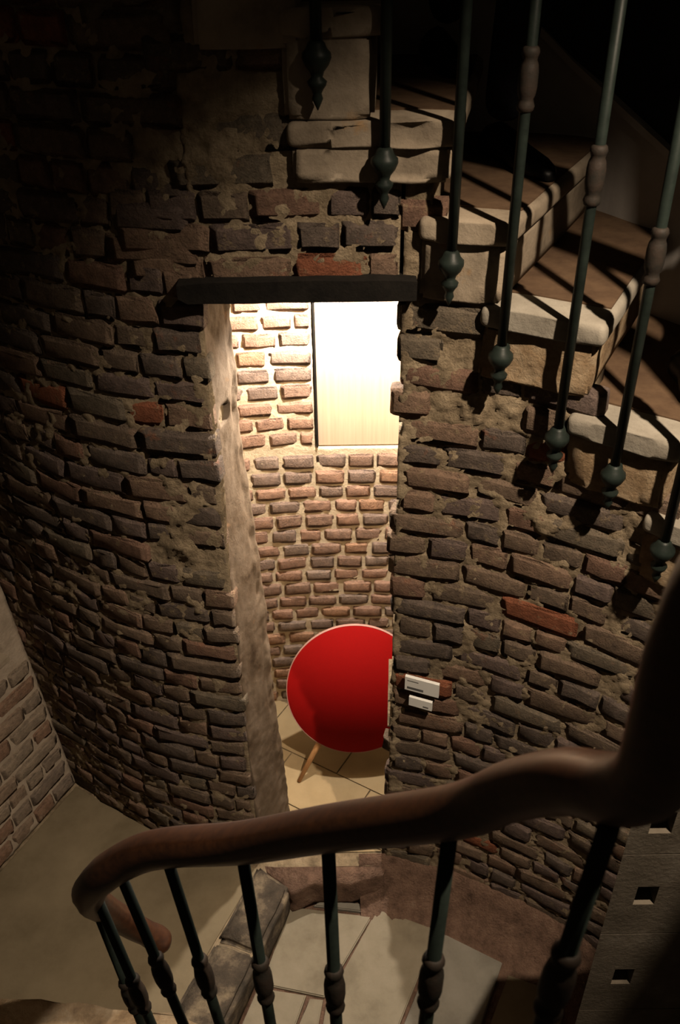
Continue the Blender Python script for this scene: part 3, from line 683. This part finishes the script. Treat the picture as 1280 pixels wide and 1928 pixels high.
# ------------------------------------------------------------------ people on the stair (dark clothes, mostly above the frame)
def skin_body(name, verts, edges, radii, mat, parent=None):
    me = bpy.data.meshes.new(name); me.from_pydata(verts, edges, []); o = bpy.data.objects.new(name, me); COL.objects.link(o)
    m = o.modifiers.new('skin', 'SKIN'); m.use_smooth_shade = True
    for i, r in enumerate(radii): me.skin_vertices[0].data[i].radius = (r, r * .92)
    me.skin_vertices[0].data[0].use_root = True
    s = o.modifiers.new('sub', 'SUBSURF'); s.levels = 2; s.render_levels = 2
    dg = bpy.context.evaluated_depsgraph_get(); nm = bpy.data.meshes.new_from_object(o.evaluated_get(dg)); bpy.data.objects.remove(o)
    nm.name = name; nm.materials.clear(); nm.materials.append(mat); nm.shade_smooth(); return link(bpy.data.objects.new(name, nm), parent)
def shoe(root, heel, toe, zf):
    h, t = Vector((*heel, zf)), Vector((*toe, zf)); d = (t - h); ln = d.length; d.normalize(); sd = Vector((d.y, -d.x, 0)); v, f = [], []
    sec = [(0, .028, .055), (.06, .036, .072), (.2, .038, .085), (.36, .034, .078), (.55, .044, .056), (.75, .048, .044), (.9, .036, .034), (1.0, .014, .022)]
    for u, wv, hh in sec:
        for k in range(12):
            a = 2 * math.pi * k / 12; c, s_ = math.cos(a), math.sin(a)
            v.append(h + d * (u * ln) + sd * (c * wv) + Vector((0, 0, max(0.0, .5 + s_ * .62) * hh if s_ > -.8 else 0)))
    for i in range(len(sec) - 1):
        for k in range(12): f.append((i * 12 + k, i * 12 + (k + 1) % 12, (i + 1) * 12 + (k + 1) % 12, (i + 1) * 12 + k))
    f += [tuple(range(12))[::-1], tuple((len(sec) - 1) * 12 + k for k in range(12))]
    o = mesh_obj('shoe', v, f, LEATHER, None, True); bm = bmesh.new(); bm.from_mesh(o.data); bmesh.ops.recalc_face_normals(bm, faces=bm.faces); bm.to_mesh(o.data); bm.free(); return under(o, root)
def person(loc, ankR, ankL, kneeR, kneeL, hip, facing, label):
    """one continuous clothed figure grown from a skeleton, with shoes, hands, head and hair as parts"""
    root = empty('person', loc); tag(root, label, 'person')
    fwd = Vector((math.cos(facing), math.sin(facing), 0)); side = Vector((fwd.y, -fwd.x, 0)); hip = Vector(hip); Z = Vector((0, 0, 1))
    ch = hip + Z * .36 + fwd * .02; nk = hip + Z * .52 + fwd * .03; sR = ch + side * .18 + Z * .08; sL = ch - side * .18 + Z * .08
    eR = sR + Z * -.28 + side * .05; eL = sL + Z * -.28 - side * .05; wR = eR + Z * -.20 + fwd * .12; wL = eL + Z * -.20 + fwd * .12
    hR = hip + side * .09 - Z * .05; hL = hip - side * .09 - Z * .05
    vs = [hip, hip + Z * .18, ch, nk, sR, eR, wR, sL, eL, wL, hR, kneeR, ankR, hL, kneeL, ankL]
    es = [(0, 1), (1, 2), (2, 3), (2, 4), (4, 5), (5, 6), (2, 7), (7, 8), (8, 9), (0, 10), (10, 11), (11, 12), (0, 13), (13, 14), (14, 15)]
    rd = [.15, .145, .155, .06, .075, .058, .045, .075, .058, .045, .10, .072, .058, .10, .072, .058]
    under(skin_body('clothed_body', [tuple(Vector(p)) for p in vs], es, rd, CLOTH), root)
    hd = skin_body('head', [tuple(nk + Z * .02), tuple(nk + Z * .10), tuple(nk + Z * .17 + fwd * .015), tuple(nk + Z * .25), tuple(nk + Z * .16 + fwd * .105)], [(0, 1), (1, 2), (2, 3), (2, 4)], [.05, .07, .09, .075, .012], SKIN); under(hd, root)
    under(skin_body('hair', [tuple(nk + Z * .12 - fwd * .045), tuple(nk + Z * .21 - fwd * .035), tuple(nk + Z * .275)], [(0, 1), (1, 2)], [.075, .092, .07], HAIR), root)
    for wv, sg in ((wR, 1), (wL, -1)):
        pv = [wv, wv - Z * .05 + fwd * .02]; pe = [(0, 1)]; pr = [.026, .032]
        for k in range(4):
            b = len(pv); base = pv[1] + fwd * (.022 * (k - 1.5)) - Z * .03; L_ = (.060, .072, .068, .052)[k]
            pv += [base, base - Z * L_ * .6, base - Z * L_ - side * sg * .012]; pe += [(1, b), (b, b + 1), (b + 1, b + 2)]; pr += [.010, .009, .008]
        b = len(pv); pv += [pv[1] + fwd * .035 + Z * .0, pv[1] + fwd * .05 - Z * .035]; pe += [(1, b), (b, b + 1)]; pr += [.011, .009]
        under(skin_body('hand', [tuple(p) for p in pv], pe, pr, SKIN), root)
    return root
p1 = person((.50, 2.60, 2.55), (.455, 2.60, 2.64), (.30, 2.72, 2.86), (.475, 2.55, 3.02), (.32, 2.62, 3.22), (.40, 2.66, 3.40), math.radians(-65), 'person in dark trousers and black shoes standing on the stair')
shoe(p1, (.425, 2.655), (.548, 2.350), 2.550); shoe(p1, (.27, 2.80), (.335, 2.52), 2.762)
p2 = person((.95, 2.08, 2.10), (.905, 2.10, 2.19), (1.09, 2.03, 2.19), (1.02, 2.02, 2.55), (1.16, 1.97, 2.56), (1.17, 2.06, 2.95), math.radians(-80), 'person in dark clothes at the right edge of the stair')
shoe(p2, (.895, 2.150), (.905, 1.93), 2.105); shoe(p2, (1.08, 2.09), (1.09, 1.86), 2.105)
